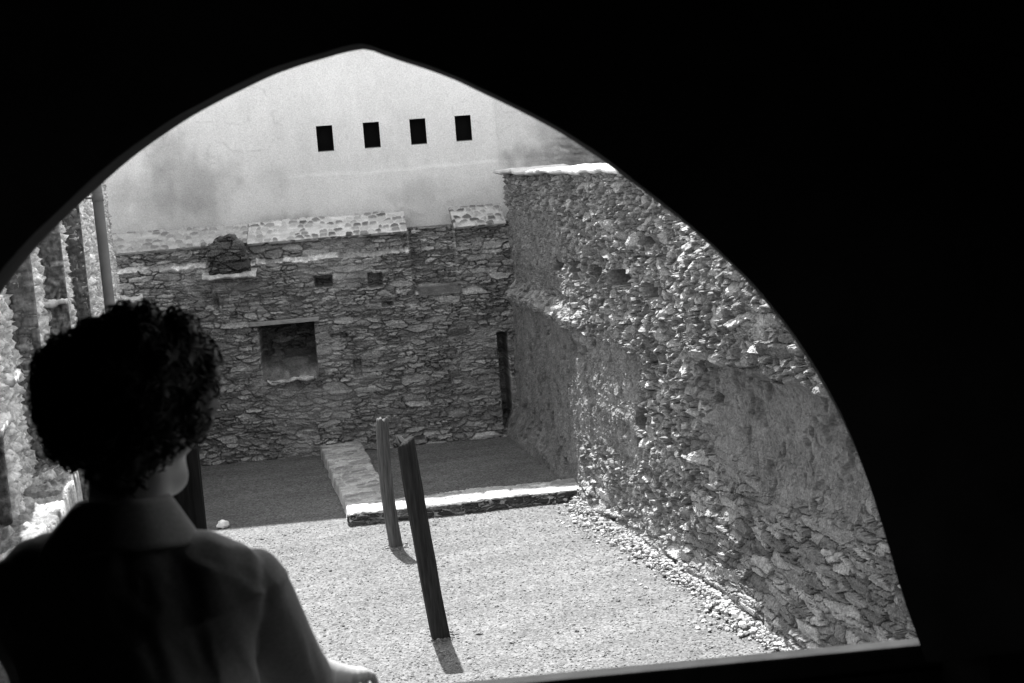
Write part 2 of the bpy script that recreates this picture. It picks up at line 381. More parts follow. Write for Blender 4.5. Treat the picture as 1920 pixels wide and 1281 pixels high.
blot(3.9, 3.62, .35, .2, .18, 315); blot(2.0, 3.9, .4, .25, .10, 316); blot(5.75, 3.95, .55, .25, .45, 317); blot(6.0, 4.4, .6, .5, .22, 318)
for sd_, th_ in ((360, .012), (361, .010), (362, .014)):
    cr_ = np.abs(fbm(Sg*.55+sd_, Tg*.8, sd_, 5)); a = a*(1-.16*(1-sm(0, th_, cr_))*sm(.0, .2, fbm(Sg*.7, Tg*.7, sd_+9, 2)))
off = .012*fbm(Sg*1.3, Tg*1.3, 320, 4)+.004*fbm(Sg*9, Tg*9, 321, 3)
ck = 3.93+.05*fbm(Sg*1.6, Sg*0, 330, 4)-.035*(Sg-3.2)*(Sg < 3.2)*.3
off -= .018*sm(-.008, .012, ck-Tg)*sm(1.9, 2.6, Sg)                     # the day-joint in the render
jt = sm(-.01, .01, Sg-5.22); off += .03*jt; a *= 1-.10*jt
bare = sm(-.35, .5, (Sg-5.9)*1.0-(Tg-4.1)*.35+.5*fbm(Sg*2, Tg*2, 340, 3))
rel, al = stonework(Sg, Tg, 350, cw=.2, ch=.13, depth=.04, amp=.03, tilt=.04, lo=.12, hi=.34, mortar=.2)
a = a*(1-bare)+al*bare*1.1; off = off*(1-bare)+bare*(.02-rel)
WIN = [(2.585, 2.82), (3.267, 3.502), (3.95, 4.183), (4.617, 4.853)]
mask = np.ones(Sg.shape, bool)
W0, W1 = 4.263, 4.638
edges = []
P = fwp(Sg, Tg, BO+off)
# snap the openings: faces inside each window are dropped, the reveal is built by the frame part
for (x0, x1) in WIN:
    i0 = np.argmin(abs(s-x0)); i1 = np.argmin(abs(s-x1)); j0 = np.argmin(abs(t-W0)); j1 = np.argmin(abs(t-W1))
    mask[i0+1:i1, j0+1:j1] = False
    for (i, x) in ((i0, x0), (i1, x1)): P[i, j0:j1+1] = fwp(np.full(j1-j0+1, x), t[j0:j1+1], np.full(j1-j0+1, BO))
    for (j, z) in ((j0, W0), (j1, W1)): P[i0:i1+1, j] = fwp(np.linspace(x0, x1, i1-i0+1), np.full(i1-i0+1, z), np.full(i1-i0+1, BO))
Vn = P.reshape(-1, 3); Fq = grid_faces(*Sg.shape)
bad = (~mask).ravel(); Fq = Fq[~bad[Fq].any(1)][:, ::-1]
keep(raw_mesh('rendered_wall', Vn, Fq, M_PLASTER, None, a), bld)
def fboxb(s0, s1, h0, h1, o0, o1): return fbox(s0, s1, h0, h1, BO+o0, BO+o1)
# the mass of the building round the visible face
def wedge(s0, s1, h0, h1a, h1b, o0, o1):
    c = [fwp(np.array(a_), np.array(h_), np.array(BO+o_)) for (a_, h_, o_) in ((s0, h0, o0), (s1, h0, o0), (s1, h0, o1), (s0, h0, o1), (s0, h1a, o0), (s1, h1b, o0), (s1, h1b, o1), (s0, h1a, o1))]
    return c
mass = [fboxb(-9, -1.985, 0, 8.6, 0, 7), fboxb(8.15, 17, 0, 8.6, 0, 7), fboxb(-1.985, 8.15, 0, 2.715, .01, 7), fboxb(-1.985, 8.15, 6.27, 8.6, 0, 7), fboxb(-1.985, 8.15, 2.715, 6.27, .45, 7)]
keep(boxes('side_wall', mass, M_PLASTER, alb=.66), bld)
keep(boxes('roof', [wedge(-9, 17, 8.6, 8.75, 10.6, -.25, 7.3)], M_STONE, alb=.15), bld)
for (x0, x1) in WIN:
    f_ = keep(boxes('window', [fboxb(x0-.002, x0+.03, W0, W1, .11, .16), fboxb(x1-.03, x1+.002, W0, W1, .11, .16), fboxb(x0+.03, x1-.03, W1-.03, W1, .11, .16), fboxb(x0+.03, x1-.03, W0, W0+.035, .11, .16)], M_FRAME), bld)
    p_ = boxes('pane', [fboxb(x0+.028, x1-.028, W0+.03, W1-.028, .14, .15)], M_BLACK); p_.parent = f_
    r_ = boxes('reveal', [fboxb(x0-.05, x0, W0-.05, W1+.05, .02, .42), fboxb(x1, x1+.05, W0-.05, W1+.05, .02, .42), fboxb(x0, x1, W1, W1+.05, .02, .42), fboxb(x0-.05, x1+.05, W0-.05, W1+.05, .42, .44)], M_PLASTER, alb=.012); r_.parent = f_  # plaster reveals coloured near-black: shade of the opening is painted in
    q_ = boxes('window_sill', [fboxb(x0, x1, W0-.05, W0+.012, .015, .11)], M_PLASTER, alb=.16); q_.parent = f_

# ================================================================== RIGHT WALL
rw = empty('stone_wall', (4.8, 13, 0), 'long rough rubble wall with smooth plaster patches along the right side of the courtyard', 'wall')
ys = np.concatenate([np.arange(3.0, 7.2, .06), np.arange(7.2, 11, .0078), np.arange(11, 15.5, .0115), np.arange(15.5, 19.9, .02)])
t = np.arange(-.06, 3.83, .0088)
Yg, Tg = np.meshgrid(ys, t, indexing='ij')
rel, alb = stonework(Yg, Tg, 500, cw=.14, ch=.062, big=1.8, share=.34, depth=.055, amp=.055, tilt=.075, warp=.03, lo=.14, hi=.40, mortar=.18, ew=.12, rough=.55)
rel2, alb2 = stonework(Yg, Tg, 560, cw=.10, ch=.060, big=1.7, share=.3, depth=.045, amp=.05, tilt=.08, warp=.03, lo=.15, hi=.42, mortar=.2, ew=.13, rough=.5)
rel3, alb3 = stonework(Yg, Tg, 540, cw=.27, ch=.068, big=1.5, share=.25, depth=.05, amp=.04, tilt=.035, warp=.03, lo=.12, hi=.36, mortar=.16, ew=.10, rough=.45)
zone = sm(-.1, .1, fbm(Yg*.7, Tg*.9, 580, 3)+.25*sm(11, 12, Yg)*sm(1.2, 1.6, Tg)+.2*sm(2.2, 2.6, Tg)-.2*(1-sm(.5, 1.1, Tg)))
rel = rel*(1-zone)+rel2*zone; alb = alb*(1-zone)+alb2*zone
low = (1-sm(.9, 1.5, Tg+.5*fbm(Yg*1.1, Tg*1.3, 585, 4)))*(1-sm(10.5, 13.5, Yg)); low3 = (low > .5)*1.0; rel = rel*(1-low3)+rel3*low3; alb = alb*(1-low3)+alb3*low3
base = np.zeros(Yg.shape)                                            # + = towards the courtyard (-X)
base += .05*fbm(Yg*.7, Tg*.9, 590, 3)
# plaster areas with ragged edges
nz1 = .35*fbm(Yg*1.4, Tg*1.8, 600, 4)+.12*fbm(Yg*7, Tg*7, 605, 3)
def area(y0, y1, z0, z1, wy=.25, wz=.2, k=1.0):
    return np.minimum(np.minimum(sm(y0-wy, y0+wy, Yg+nz1*k), 1-sm(y1-wy, y1+wy, Yg+nz1*k)), np.minimum(sm(z0-wz, z0+wz, Tg+nz1*.6*k), 1-sm(z1-wz*.4, z1+wz*.4, Tg+nz1*.3*k)))
slope_low = 1.15+.05*(11-Yg)
pA = np.minimum(area(6.0, 11.5, -5, 2.12, .45, .2, 1.0), sm(-.3, .3, Tg-slope_low+nz1*1.0))          # big smooth patch under the overhang
pB = area(13.35, 15.45, .75, 1.95, .12, .2, .8)                                                    # paler strip
pC = area(15.35, 21, -.5, 1.95, .04, .1, .25)                                                      # smooth end by the corner
pD = area(16.2, 21, 2.25, 3.25, .3, .15, 1.0)*.9
pm = np.maximum.reduce([sm(.15, .9, pA)*.85, sm(.2, .9, pB)*.75, sm(.3, .7, pC)*.93, sm(.2, .8, pD)*.7])
pl = .025*fbm(Yg*3, Tg*3, 610, 4)+.022*fbm(Yg*13, Tg*12, 612, 4, .65)
pits = sm(.22, .34, fbm(Yg*6, Tg*4.5, 620, 3))*.05
pal = .20*(1+.35*fbm(Yg*5, Tg*4, 630, 4)+.35*fbm(Yg*26, Tg*18, 632, 3))
pal = np.where(Yg > 15.4, pal*.85, pal)  # plaster past the jog darkened: building's shadow put into the colour
rel = rel*(1-pm)+(pl-pits-.015)*pm; alb = alb*(1-pm)+pal*pm
# overhanging masonry above the big patch and the ledge of bright stones further along
oh = sm(2.10, 2.20, Tg+.08*fbm(Yg*3, Tg*0, 640, 3)+.02*(Yg-9.2))*(1-sm(2.9, 3.5, Tg))*(1-sm(11.4, 12.1, Yg))
base += .16*oh
ledge_c = 2.08+.06*fbm(Yg*2, Yg*0, 650, 3)
lg = np.exp(-((Tg-ledge_c)/.07)**2)*sm(14.9, 15.3, Yg)
base += .06*lg; alb = alb*(1-.6*lg)+.6*lg*(.34+.3*fbm(Yg*9, Tg*14, 655, 3))
base -= .07*sm(ledge_c-.02, ledge_c+.25, Tg)*sm(14.8, 15.2, Yg)
base -= pA*.06
# far length set back and turning outwards
base -= .07*sm(15.38, 15.46, Yg)*(1-.6*sm(2.2, 2.6, Tg))
base -= .36*np.clip((Yg-15.45)/4.2, 0, 1.2)*(.5+.5*sm(.0, .5, Tg))
base += .05*(1-sm(.0, .4, Tg))*(1-sm(15.2, 15.5, Yg))                  # thicker foot
# putlog holes
for (y0, y1, z0, z1, dp) in ((16.0, 16.7, 2.59, 2.69, .5), (15.2, 15.6, 2.57, 2.75, .5), (14.8, 15.05, 2.58, 2.75, .5), (14.35, 14.6, 2.58, 2.75, .5),
                             (13.35, 13.9, 2.60, 2.77, .6), (12.6, 12.92, 2.55, 2.69, .6), (12.68, 12.9, 3.0, 3.14, .4), (13.12, 13.4, 1.2, 1.4, .4), (13.3, 13.45, 1.0, 1.1, .2),
                             (14.6, 14.72, 1.85, 1.98, .2), (15.0, 15.1, 1.55, 1.85, .15), (11.25, 11.4, 1.72, 1.82, .15), (15.0, 15.15, .3, .55, .12), (11.9, 12.05, .9, 1.0, .15)):
    q = box(Yg+.06*fbm(Yg*4, Tg*8, 660, 2), Tg+.05*fbm(Yg*5, Tg*6, 661, 2), y0, y1, z0, z1, .012); base -= q*dp; rel = rel*(1-.8*q)
topz = 3.77+.03*fbm(Yg*4, Yg*0, 670, 3)
X = 4.63-(base+rel)+.02*Tg
P = np.stack([X, Yg, np.minimum(Tg, topz)], -1)
keep(panel('masonry', P, alb, M_STONE, None, np.array([.75, 0, 0]), flip=True, smooth=False), rw)
# white mortar top
yy = np.arange(3.0, 19.9, .02); uu = np.linspace(0, 1, 26); Yc, Uc = np.meshgrid(yy, uu, indexing='ij')
xb = 4.69+.36*np.clip((Yc-15.45)/4.2, 0, 1.2)
fr = np.minimum(Uc/.12, 1)
P = np.stack([xb-.03+.04*fbm(Yc*3, Yc*0, 680, 4)+.75*np.clip((Uc-.12)/.88, 0, 1), Yc, 3.765+.03*fr+.012*fbm(Yc*6, Uc*5, 681, 3)+.03*fbm(Yc*4, Yc*0, 670, 3)+.02*np.clip(Uc, 0, 1)], -1)
keep(panel('mortar_cap', P, .62*(1+.25*fbm(Yc*5, Uc*6, 683, 4)), M_PLASTER, None, np.array([.1, 0, -.03])), rw)

# ================================================================== LOW L-SHAPED FOOTING
lw = empty('low_footing', (3.0, 16.5, 0), 'knee-low L-shaped stone footing with a broad flat top crossing the gravel', 'low wall')
xs = np.arange(1.85, 4.9, .0125); ys2 = np.arange(15.35, 20.1, .014)
Xg, Yg = np.meshgrid(xs, ys2, indexing='ij')
wv = .035*fbm(Xg*2.5, Yg*2.5, 700, 4)
Xw, Yw = Xg+wv, Yg+.035*fbm(Xg*2.5, Yg*2.5, 705, 4)
def front(x): return 15.70-(x-2.0)*.115
left = 1.99+.19*np.clip((Yg-15.6)/3.8, 0, 1.3)
right = 2.63+.13*np.clip((Yg-17)/2.2, -.2, 1.3)
d1 = np.minimum.reduce([Xw-left, right-Xw, Yw-front(Xg)])             # slab running to the far wall
back = front(Xg)+.50+.10*sm(2.6, 3.4, Xg)
d2 = np.minimum.reduce([Xw-left, Yw-front(Xg), back-Yw])
d = np.maximum(d1, d2)
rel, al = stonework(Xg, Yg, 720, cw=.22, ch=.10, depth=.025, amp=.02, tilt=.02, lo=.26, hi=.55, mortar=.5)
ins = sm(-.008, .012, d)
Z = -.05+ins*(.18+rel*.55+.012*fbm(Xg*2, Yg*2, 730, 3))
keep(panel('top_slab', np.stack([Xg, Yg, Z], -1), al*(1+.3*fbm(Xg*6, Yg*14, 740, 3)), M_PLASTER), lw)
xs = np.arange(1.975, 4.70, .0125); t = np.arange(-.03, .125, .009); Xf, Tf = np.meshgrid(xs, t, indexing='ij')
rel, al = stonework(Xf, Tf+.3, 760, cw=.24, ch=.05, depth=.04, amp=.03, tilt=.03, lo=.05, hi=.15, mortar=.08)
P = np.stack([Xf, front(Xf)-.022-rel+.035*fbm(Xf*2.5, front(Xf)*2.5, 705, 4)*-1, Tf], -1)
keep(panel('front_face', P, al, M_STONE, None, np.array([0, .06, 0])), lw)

# ================================================================== LEFT WALL (piers and recesses seen along its face)
lf = empty('ruined_wall', (-.6, 12, 0), 'tall ragged rubble wall with stepped piers and recesses along the left side', 'wall')
def lpanel(name, xf, y0, y1, z0, z1, seed, dy=.018, dz=.012, lo=.42, hi=.85, depth=.022, amp=.03, rag=0):  # pier stones coloured extra pale, putting raking sunlight into the albedo
    yy = np.arange(y0, y1+.001, dy); zz = np.arange(z0, z1, dz); Y_, Z_ = np.meshgrid(yy, zz, indexing='ij')
    rel, al = stonework(Y_, Z_, seed, cw=.10, ch=.05, big=1.6, share=.2, depth=depth, amp=amp, tilt=.03, lo=lo, hi=hi, mortar=.3, ew=.2)
    rel = rel+.03*fbm(Y_*16, Z_*22, seed+5, 3, .7)
    P = np.stack([xf+rel-.025*(Z_-3.2), Y_, Z_], -1)
    return keep(panel(name, P, al, M_STONE, None, np.array([-.5, 0, 0])), lf)
def jpanel(name, y, x0, x1, z0, z1, seed, lo=.08, hi=.2):  # same masonry toned dark: shade of camera-facing sides painted in
    xx = np.arange(x0, x1+.001, .008); zz = np.arange(z0, z1, .012); X_, Z_ = np.meshgrid(xx, zz, indexing='ij')
    rel, al = stonework(X_, Z_, seed, cw=.09, ch=.026, big=1.6, share=.2, depth=.02, amp=.016, tilt=.02, warp=.012, lo=lo, hi=hi, mortar=.15)
    P = np.stack([X_, y-rel*.8-.012, Z_], -1)
    return keep(panel(name, P, al, M_STONE, None, np.array([0, .04, 0])), lf)
lpanel('pier', -.30, 8.8, 19.6, 1.6, 4.35, 800, lo=.4, hi=.85)
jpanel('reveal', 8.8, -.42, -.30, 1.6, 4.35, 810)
lpanel('pier', -.40, 8.32, 8.79, 1.6, 4.35, 820, dy=.012)
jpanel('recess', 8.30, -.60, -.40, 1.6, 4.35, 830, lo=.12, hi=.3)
lpanel('pier', -.515, 7.5, 8.29, 1.6, 4.35, 840, dy=.012)
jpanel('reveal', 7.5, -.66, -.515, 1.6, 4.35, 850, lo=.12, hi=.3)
lpanel('pier', -.64, 6.4, 7.49, 1.2, 4.35, 860, dy=.012)
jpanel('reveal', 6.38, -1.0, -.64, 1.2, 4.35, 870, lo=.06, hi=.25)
lpanel('pier', -.84, 4.2, 6.36, 1.2, 4.35, 880, dy=.014)
def slab(x0, x1, y0, y1, z0, z1, seed, al=.7):
    xx = np.linspace(x0, x1, 24); yy = np.linspace(y0, y1, 24); X_, Y_ = np.meshgrid(xx, yy, indexing='ij')
    Z_ = z1+.03*fbm(X_*14, Y_*9, seed, 4, .6); X_ = X_+.03*fbm(Y_*14, Z_*0, seed+7, 3)*(X_ > (x0+x1)/2)
    keep(panel('sill_slab', np.stack([X_, Y_, Z_], -1), al*(1+.2*fbm(X_*20, Y_*20, seed+3, 3)), M_PLASTER, None, np.array([0, 0, z0-z1])), lf)
slab(-.53, -.405, 8.10, 8.32, 3.375, 3.40, 890)
slab(-.80, -.62, 6.15, 6.42, 3.30, 3.33, 893); slab(-.82, -.60, 6.0, 6.40, 3.04, 3.07, 896); slab(-.70, -.58, 6.75, 7.0, 3.15, 3.18, 897)
# stub at the far left corner with a pale mortared top
xx = np.arange(-.32, .035, .012); yy = np.arange(16.4, 20.3, .03); X_, Y_ = np.meshgrid(xx, yy, indexing='ij')
Z_ = 2.46+.05*fbm(X_*8, Y_*4, 901, 4)-.05*np.floor((20.3-Y_)/1.1)*.6-.25*(X_ > .02)
keep(panel('stub_top', np.stack([X_, Y_, Z_], -1), .55*(1+.5*fbm(X_*9, Y_*14, 903, 4)), M_PLASTER, None, np.array([0, 0, -2.3])), lf)
# flagged ledge at the foot of the left wall
tr = empty('flagstone_ledge', (-.55, 6.8, 0), 'sunlit ledge topped with white flagstones at the foot of the left wall', 'ledge')
xx = np.arange(-.92, -.36, .007); yy = np.arange(4.6, 7.62, .012); X_, Y_ = np.meshgrid(xx, yy, indexing='ij')
rel, al = stonework(X_, Y_, 920, cw=.24, ch=.10, depth=.02, amp=.03, tilt=.03, lo=.12, hi=.6, mortar=.36)
edge = -.41-.05*np.clip((7.1-Y_)/.8, 0, 1.5)+.02*fbm(Y_*5, Y_*0, 925, 3)
ins = sm(-.01, .012, edge-X_)
Z_ = 2.60-1.1*sm(-.01, .035, X_-edge+.03*fbm(X_*0+Y_*9, X_*0, 931, 3))+rel*.9*ins+.05*fbm(X_*4, Y_*3, 927, 3)
al = np.where(ins > .5, al, .45*(1+.6*fbm(X_*18, Y_*18, 929, 3)))
keep(panel('flag_top', np.stack([X_, Y_, Z_], -1), np.clip(al, .05, .85), M_STONE, None, np.array([0, 0, -1.2])), tr)
keep(boxes('ledge_base', [(-.92, -.40, 4.62, 7.6, -.05, 1.6)], M_STONE, alb=.2), tr)

# drainpipe on the left wall
dp = empty('drainpipe', (-.225, 10.5, 2.5), 'thin grey drainpipe running down the left rubble wall', 'drainpipe')
v1, f1 = tube([(-.225, 10.5, z) for z in np.linspace(2.45, 4.5, 12)], .037, 14)
keep(raw_mesh('pipe', v1, f1, M_PIPE), dp)
for zz in (3.93, 2.7):
    v, f_ = tube([(-.225, 10.5, zz-.03), (-.225, 10.5, zz-.028), (-.225, 10.5, zz+.028), (-.225, 10.5, zz+.03)], .041, 14, [.8, 1, 1, .8])
    v2, f2 = tube([(-.34, 10.5, zz), (-.25, 10.5, zz)], .01, 6)
    keep(raw_mesh('collar', *join([(v, f_), (v2, f2)]), M_PIPE), dp)

# ================================================================== TIMBER POSTS
def post(base, top, r, mat, seed, label, bend=(0, 0), flat=1.0):
    base, top = np.array(base, float), np.array(top, float)
    n, m_ = 60, 28
    tt = np.linspace(0, 1, n); th = np.arange(m_)/m_*2*math.pi
    Tt, Th = np.meshgrid(tt, th, indexing='ij')
    C = base+(top-base)*Tt[..., None]
    C[..., 0] += bend[0]*np.sin(Tt*math.pi); C[..., 1] += bend[1]*np.sin(Tt*math.pi)
    sq = 1/np.maximum(np.abs(np.cos(Th)), np.abs(np.sin(Th)))
    L_ = np.linalg.norm(top-base)
    rr = r*(1-.10*Tt)*(.62+.38*np.minimum(sq, 1.22))
    gro = vn(np.cos(Th)*6+50+seed, np.sin(Th)*6+Tt*.9, seed)
    crk = vn(np.cos(Th)*9+20+seed, np.sin(Th)*9+Tt*.5, seed+2); rr = rr*(1+.20*gro-.22*sm(.22, .36, crk)+.10*fbm(np.cos(Th)*3+Tt*2+seed, np.sin(Th)*3+Tt*L_*1.3, seed+4, 3))
    P = C+np.stack([np.cos(Th)*rr, np.sin(Th)*rr*flat, 0*rr], -1)
    P[-4:, :, 2] += (np.linspace(.2, 1, 4)[:, None])*.10*fbm(np.cos(th)*3+seed, np.sin(th)*3, seed+8, 2)
    i = np.arange(n*m_).reshape(n, m_); j = np.roll(i, -1, 1)
    Fq = np.stack([i[:-1], j[:-1], j[1:], i[1:]], -1).reshape(-1, 4)
    V = P.reshape(-1, 3)-base
    c = len(V); V = np.vstack([V, [P[-1].mean(0)-base+np.array([0, 0, .01])]])
    F3 = np.stack([i[-1], np.roll(i[-1], -1), np.full(m_, c)], -1)
    o = raw_mesh('timber_post', V, Fq, mat, F3=F3); o.location = base
    return tag(o, label, 'post', 'timber posts standing in the courtyard')
post((2.15, 11.49, -.12), (1.985, 11.52, 1.715), .082, M_WOOD, 21, 'dark cracked square post leaning left, nearest the middle of the gravel', bend=(-.01, 0))
post((2.325, 14.54, -.12), (2.285, 14.55, 1.37), .070, M_WOOD2, 35, 'shorter greyer post with a pale sawn top, standing in front of the low footing', bend=(-.035, 0))
b3 = at(349, 985, 8.0)
post((b3[0]+.0, b3[1], -.12), (b3[0], b3[1], 2.72), .125, M_BLACKWOOD, 48, 'black post half hidden behind the person\'s cheek and collar')

# loose white stones
def lump(loc, r, label, seed, sc=(1, 1, .8)):
    u = np.linspace(0, math.pi, 14); v = np.arange(20)/20*2*math.pi; U_, V_ = np.meshgrid(u, v, indexing='ij')
    n = 1+.5*fbm(np.sin(U_)*np.cos(V_)*2+seed, np.cos(U_)*2+np.sin(U_)*np.sin(V_)*2, seed, 3)
    P = np.stack([np.sin(U_)*np.cos(V_)*n*sc[0], np.sin(U_)*np.sin(V_)*n*sc[1], np.cos(U_)*n*sc[2]], -1)*r
    i = np.arange(14*20).reshape(14, 20); j = np.roll(i, -1, 1)
    o = raw_mesh('white_stone', P.reshape(-1, 3), np.stack([i[:-1], i[1:], j[1:], j[:-1]], -1).reshape(-1, 4), M_WHITE)
    o.location = loc; return tag(o, label, 'stone')
p_ = on_ground(1460, 1178); lump((min(p_[0], 4.42), p_[1]+.12, .14), .035, 'upper of two small white stones against the foot of the right wall', 3)
lump((min(p_[0], 4.42)+.02, p_[1]+.02, .07), .033, 'lower of two small white stones against the foot of the right wall', 5)
p_ = on_ground(419, 990); lump((p_[0], p_[1], .04), .06, 'white lump lying on the gravel at the edge of the shadow', 9, (1.1, .8, .8))

# loose gravel, thick along the right wall
def pebbles():
    ico = np.array([(0, .53, .85), (0, -.53, .85), (0, .53, -.85), (0, -.53, -.85), (.53, .85, 0), (-.53, .85, 0), (.53, -.85, 0), (-.53, -.85, 0), (.85, 0, .53), (.85, 0, -.53), (-.85, 0, .53), (-.85, 0, -.53)])
    fc = np.array([(0, 1, 8), (0, 10, 1), (0, 8, 4), (0, 4, 5), (0, 5, 10), (1, 6, 8), (1, 7, 6), (1, 10, 7), (2, 3, 11), (2, 9, 3), (2, 4, 9), (2, 5, 4), (2, 11, 5), (3, 9, 6), (3, 6, 7), (3, 7, 11), (4, 8, 9), (5, 11, 10), (6, 9, 8), (7, 10, 11)])
    N1, N2 = 15000, 5000
    y1 = 9.3+6.6*rng.random(N1)**1.3; x1 = .0+4.5*rng.random(N1); r1 = .004+.007*rng.random(N1)**2
    y2 = 8.2+7.2*rng.random(N2); x2 = 4.60-np.minimum(.45, rng.exponential(.06, N2)*(1+1.2*fbm(y2*1.3, y2*0, 41, 3))); r2 = .008+.018*rng.random(N2)**1.8
    x = np.concatenate([x1, x2]); y = np.concatenate([y1, y2]); r = np.concatenate([r1, r2])
    for q_, (bx_, by_) in enumerate(((2.15, 11.49), (2.325, 14.54))):
        k_ = slice(q_*90, q_*90+90); a_ = rng.random(90)*6.28; d_ = .07+.07*rng.random(90)**2; x[k_] = bx_+d_*np.cos(a_); y[k_] = by_+d_*np.sin(a_); r[k_] = .008+.014*rng.random(90)
    k_ = slice(200, 320); r[k_] = .010+.012*rng.random(120)
    z = r*.25+np.concatenate([np.zeros(N1), .06*np.clip((x2-4.15)/.4, 0, 1)*rng.random(N2)])
    N = len(x); J = 1+.35*(rng.random((N, 12, 1))-.5)*2
    sc = np.stack([.7+.8*rng.random(N), .7+.8*rng.random(N), .5+.4*rng.random(N)], -1)
    V = ico[None]*J*sc[:, None]*r[:, None, None]
    a_ = rng.random(N)*6.28; c_, s_ = np.cos(a_)[:, None], np.sin(a_)[:, None]
    V = np.stack([V[..., 0]*c_-V[..., 1]*s_, V[..., 0]*s_+V[..., 1]*c_, V[..., 2]], -1)
    V += np.stack([x, y, z], -1)[:, None]
    F3 = (fc[None]+np.arange(N)[:, None, None]*12).reshape(-1, 3)
    al = np.repeat(np.concatenate([.10+.16*rng.random(N1), .18+.28*rng.random(N2)]), 12)
    o = raw_mesh('loose_gravel', V.reshape(-1, 3), None, M_STONE, alb=al, smooth=False, F3=F3)
    tag(o, 'loose pale gravel scattered over the courtyard and banked along the right wall', 'gravel', kind='stuff')
pebbles()

# ================================================================== ARCHED OPENING the picture is taken through
AA = math.radians(-11.45); TA = np.array([math.cos(AA), math.sin(AA), 0]); NA = np.array([-math.sin(AA), math.cos(AA), 0])
AD = 2.55; AP0 = HD*AD
prof = [(-1.0155, -.189), (-.967, -.134), (-.896, -.071), (-.781, .016), (-.724, .059), (-.667, .095), (-.590, .133), (-.501, .172), (-.426, .201), (-.345, .219), (-.298, .227), (-.274, .230), (-.251, .232), (-.231, .227), (-.212, .218), (-.161, .197), (-.056, .154), (.0155, .107), (.078, .073), (.140, .038), (.192, -.005), (.233, -.042), (.285, -.085), (.337, -.132), (.389, -.180), (.452, -.241), (.515, -.311), (.557, -.369), (.598, -.439), (.640, -.516), (.676, -.582), (.702, -.647), (.722, -.712), (.747, -.795), (.767, -.873), (.792, -.963), (.8332, -1.092)]
lefts = [(-1.375, -1.092), (-1.335, -.963), (-1.30, -.85), (-1.265, -.73), (-1.225, -.60), (-1.18, -.47), (-1.12, -.35), (-1.07, -.262)]
pts = np.array(lefts+prof)*(AD/2.9)
# resample along the curve
seg = np.concatenate([[0], np.cumsum(np.linalg.norm(np.diff(pts, axis=0), axis=1))])
q = np.linspace(0, seg[-1], 360)
ps = np.interp(q, seg, pts[:, 0]); pz = np.interp(q, seg, pts[:, 1])
ker = np.hanning(47)[1:-1]; ker /= ker.sum(); kh = len(ker)//2
apex = np.exp(-((np.arange(360)-np.argmax(pz))/14.0)**2)
for arr in (ps, pz):
    sm_ = arr.copy(); sm_[kh:-kh] = np.convolve(arr, ker, 'valid'); arr[:] = sm_*(1-apex)+arr*apex
def awp(s_, z_, o_): return AP0+TA*s_+NA*o_+np.array([0, 0, H0+z_])
aw = empty('arch_wall', tuple(AP0+np.array([0, 0, 2.2])), 'black unlit wall with a wide pointed arch opening that frames the courtyard', 'wall')
TH = .13; SILL = -1.0925*AD/2.9
nq = len(ps)
def ring_outer(i):
    # outer rectangle point matched to arch sample i
    u = i/(nq-1)
    Lx, Rx, Tz = -2.6, 2.9, 1.3
    perim = np.array([0, 1.0, 1.0+.55, 1.0+.55+1.0]); corner = [(Lx, SILL), (Lx, Tz), (Rx, Tz), (Rx, SILL)]
    k = u*perim[-1]
    x_ = np.interp(k, perim, [c[0] for c in corner]); z_ = np.interp(k, perim, [c[1] for c in corner]); return x_, z_
V = []; NB = 7
for i in range(nq):
    ox, oz = ring_outer(i)
    wob = .006*float(fbm(np.array([i*.09]), np.array([3.3]), 950, 3)[0])
    for b in range(NB):                                      # intrados from outer (0) to inner (TH)
        w_ = b/(NB-1)
        ww = .3*wob+.002*float(fbm(np.array([i*.12]), np.array([w_*3]), 955, 2)[0])*(b > 0)
        spl = 1-(TH*w_/AD)*1.04*float(sm(.55, .75, np.array(i/nq)))
        splz = 1+(spl-1)*float(1-sm(nq-70, nq-12, np.array(float(i))))
        V.append(awp(ps[i]*spl, (pz[i]+ww)*splz, -TH*w_))
    V.append(awp(ox, oz, -TH)); V.append(awp(ox, oz, 0))
V = np.array(V); K = NB+2
Fq = []
for i in range(nq-1):
    a0, b0 = i*K, (i+1)*K
    for k in range(K):
        k2 = (k+1) % K
        Fq.append([a0+k, a0+k2, b0+k2, b0+k])
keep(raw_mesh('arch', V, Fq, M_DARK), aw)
def abox(s0, s1, z0, z1, o0, o1):
    return [awp(a_, z_, o_) for z_ in (z0, z1) for (a_, o_) in ((s0, o0), (s1, o0), (s1, o1), (s0, o1))]
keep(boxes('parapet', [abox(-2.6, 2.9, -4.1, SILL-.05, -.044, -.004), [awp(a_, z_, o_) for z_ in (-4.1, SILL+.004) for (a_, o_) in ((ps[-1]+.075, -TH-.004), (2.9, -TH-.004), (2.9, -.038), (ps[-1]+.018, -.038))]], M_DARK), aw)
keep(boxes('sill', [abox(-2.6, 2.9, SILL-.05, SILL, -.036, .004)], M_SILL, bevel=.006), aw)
# passage behind the opening
def pbox(a0, a1, d0, d1, z0, z1):
    c = []
    for z_ in (z0, z1):
        for (a_, d_) in ((a0, d0), (a1, d0), (a1, d1), (a0, d1)):
            c.append(RT*a_+HD*d_+np.array([0, 0, H0+z_]))
    return c
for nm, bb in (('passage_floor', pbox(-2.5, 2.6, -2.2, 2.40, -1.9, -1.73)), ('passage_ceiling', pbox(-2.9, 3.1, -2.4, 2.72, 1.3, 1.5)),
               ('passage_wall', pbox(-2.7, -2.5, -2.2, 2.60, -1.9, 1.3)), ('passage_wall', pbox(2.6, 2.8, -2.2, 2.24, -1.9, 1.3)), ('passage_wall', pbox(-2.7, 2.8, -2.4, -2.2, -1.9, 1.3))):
    o = boxes(nm, [bb], M_PASS); o['kind'] = 'structure'

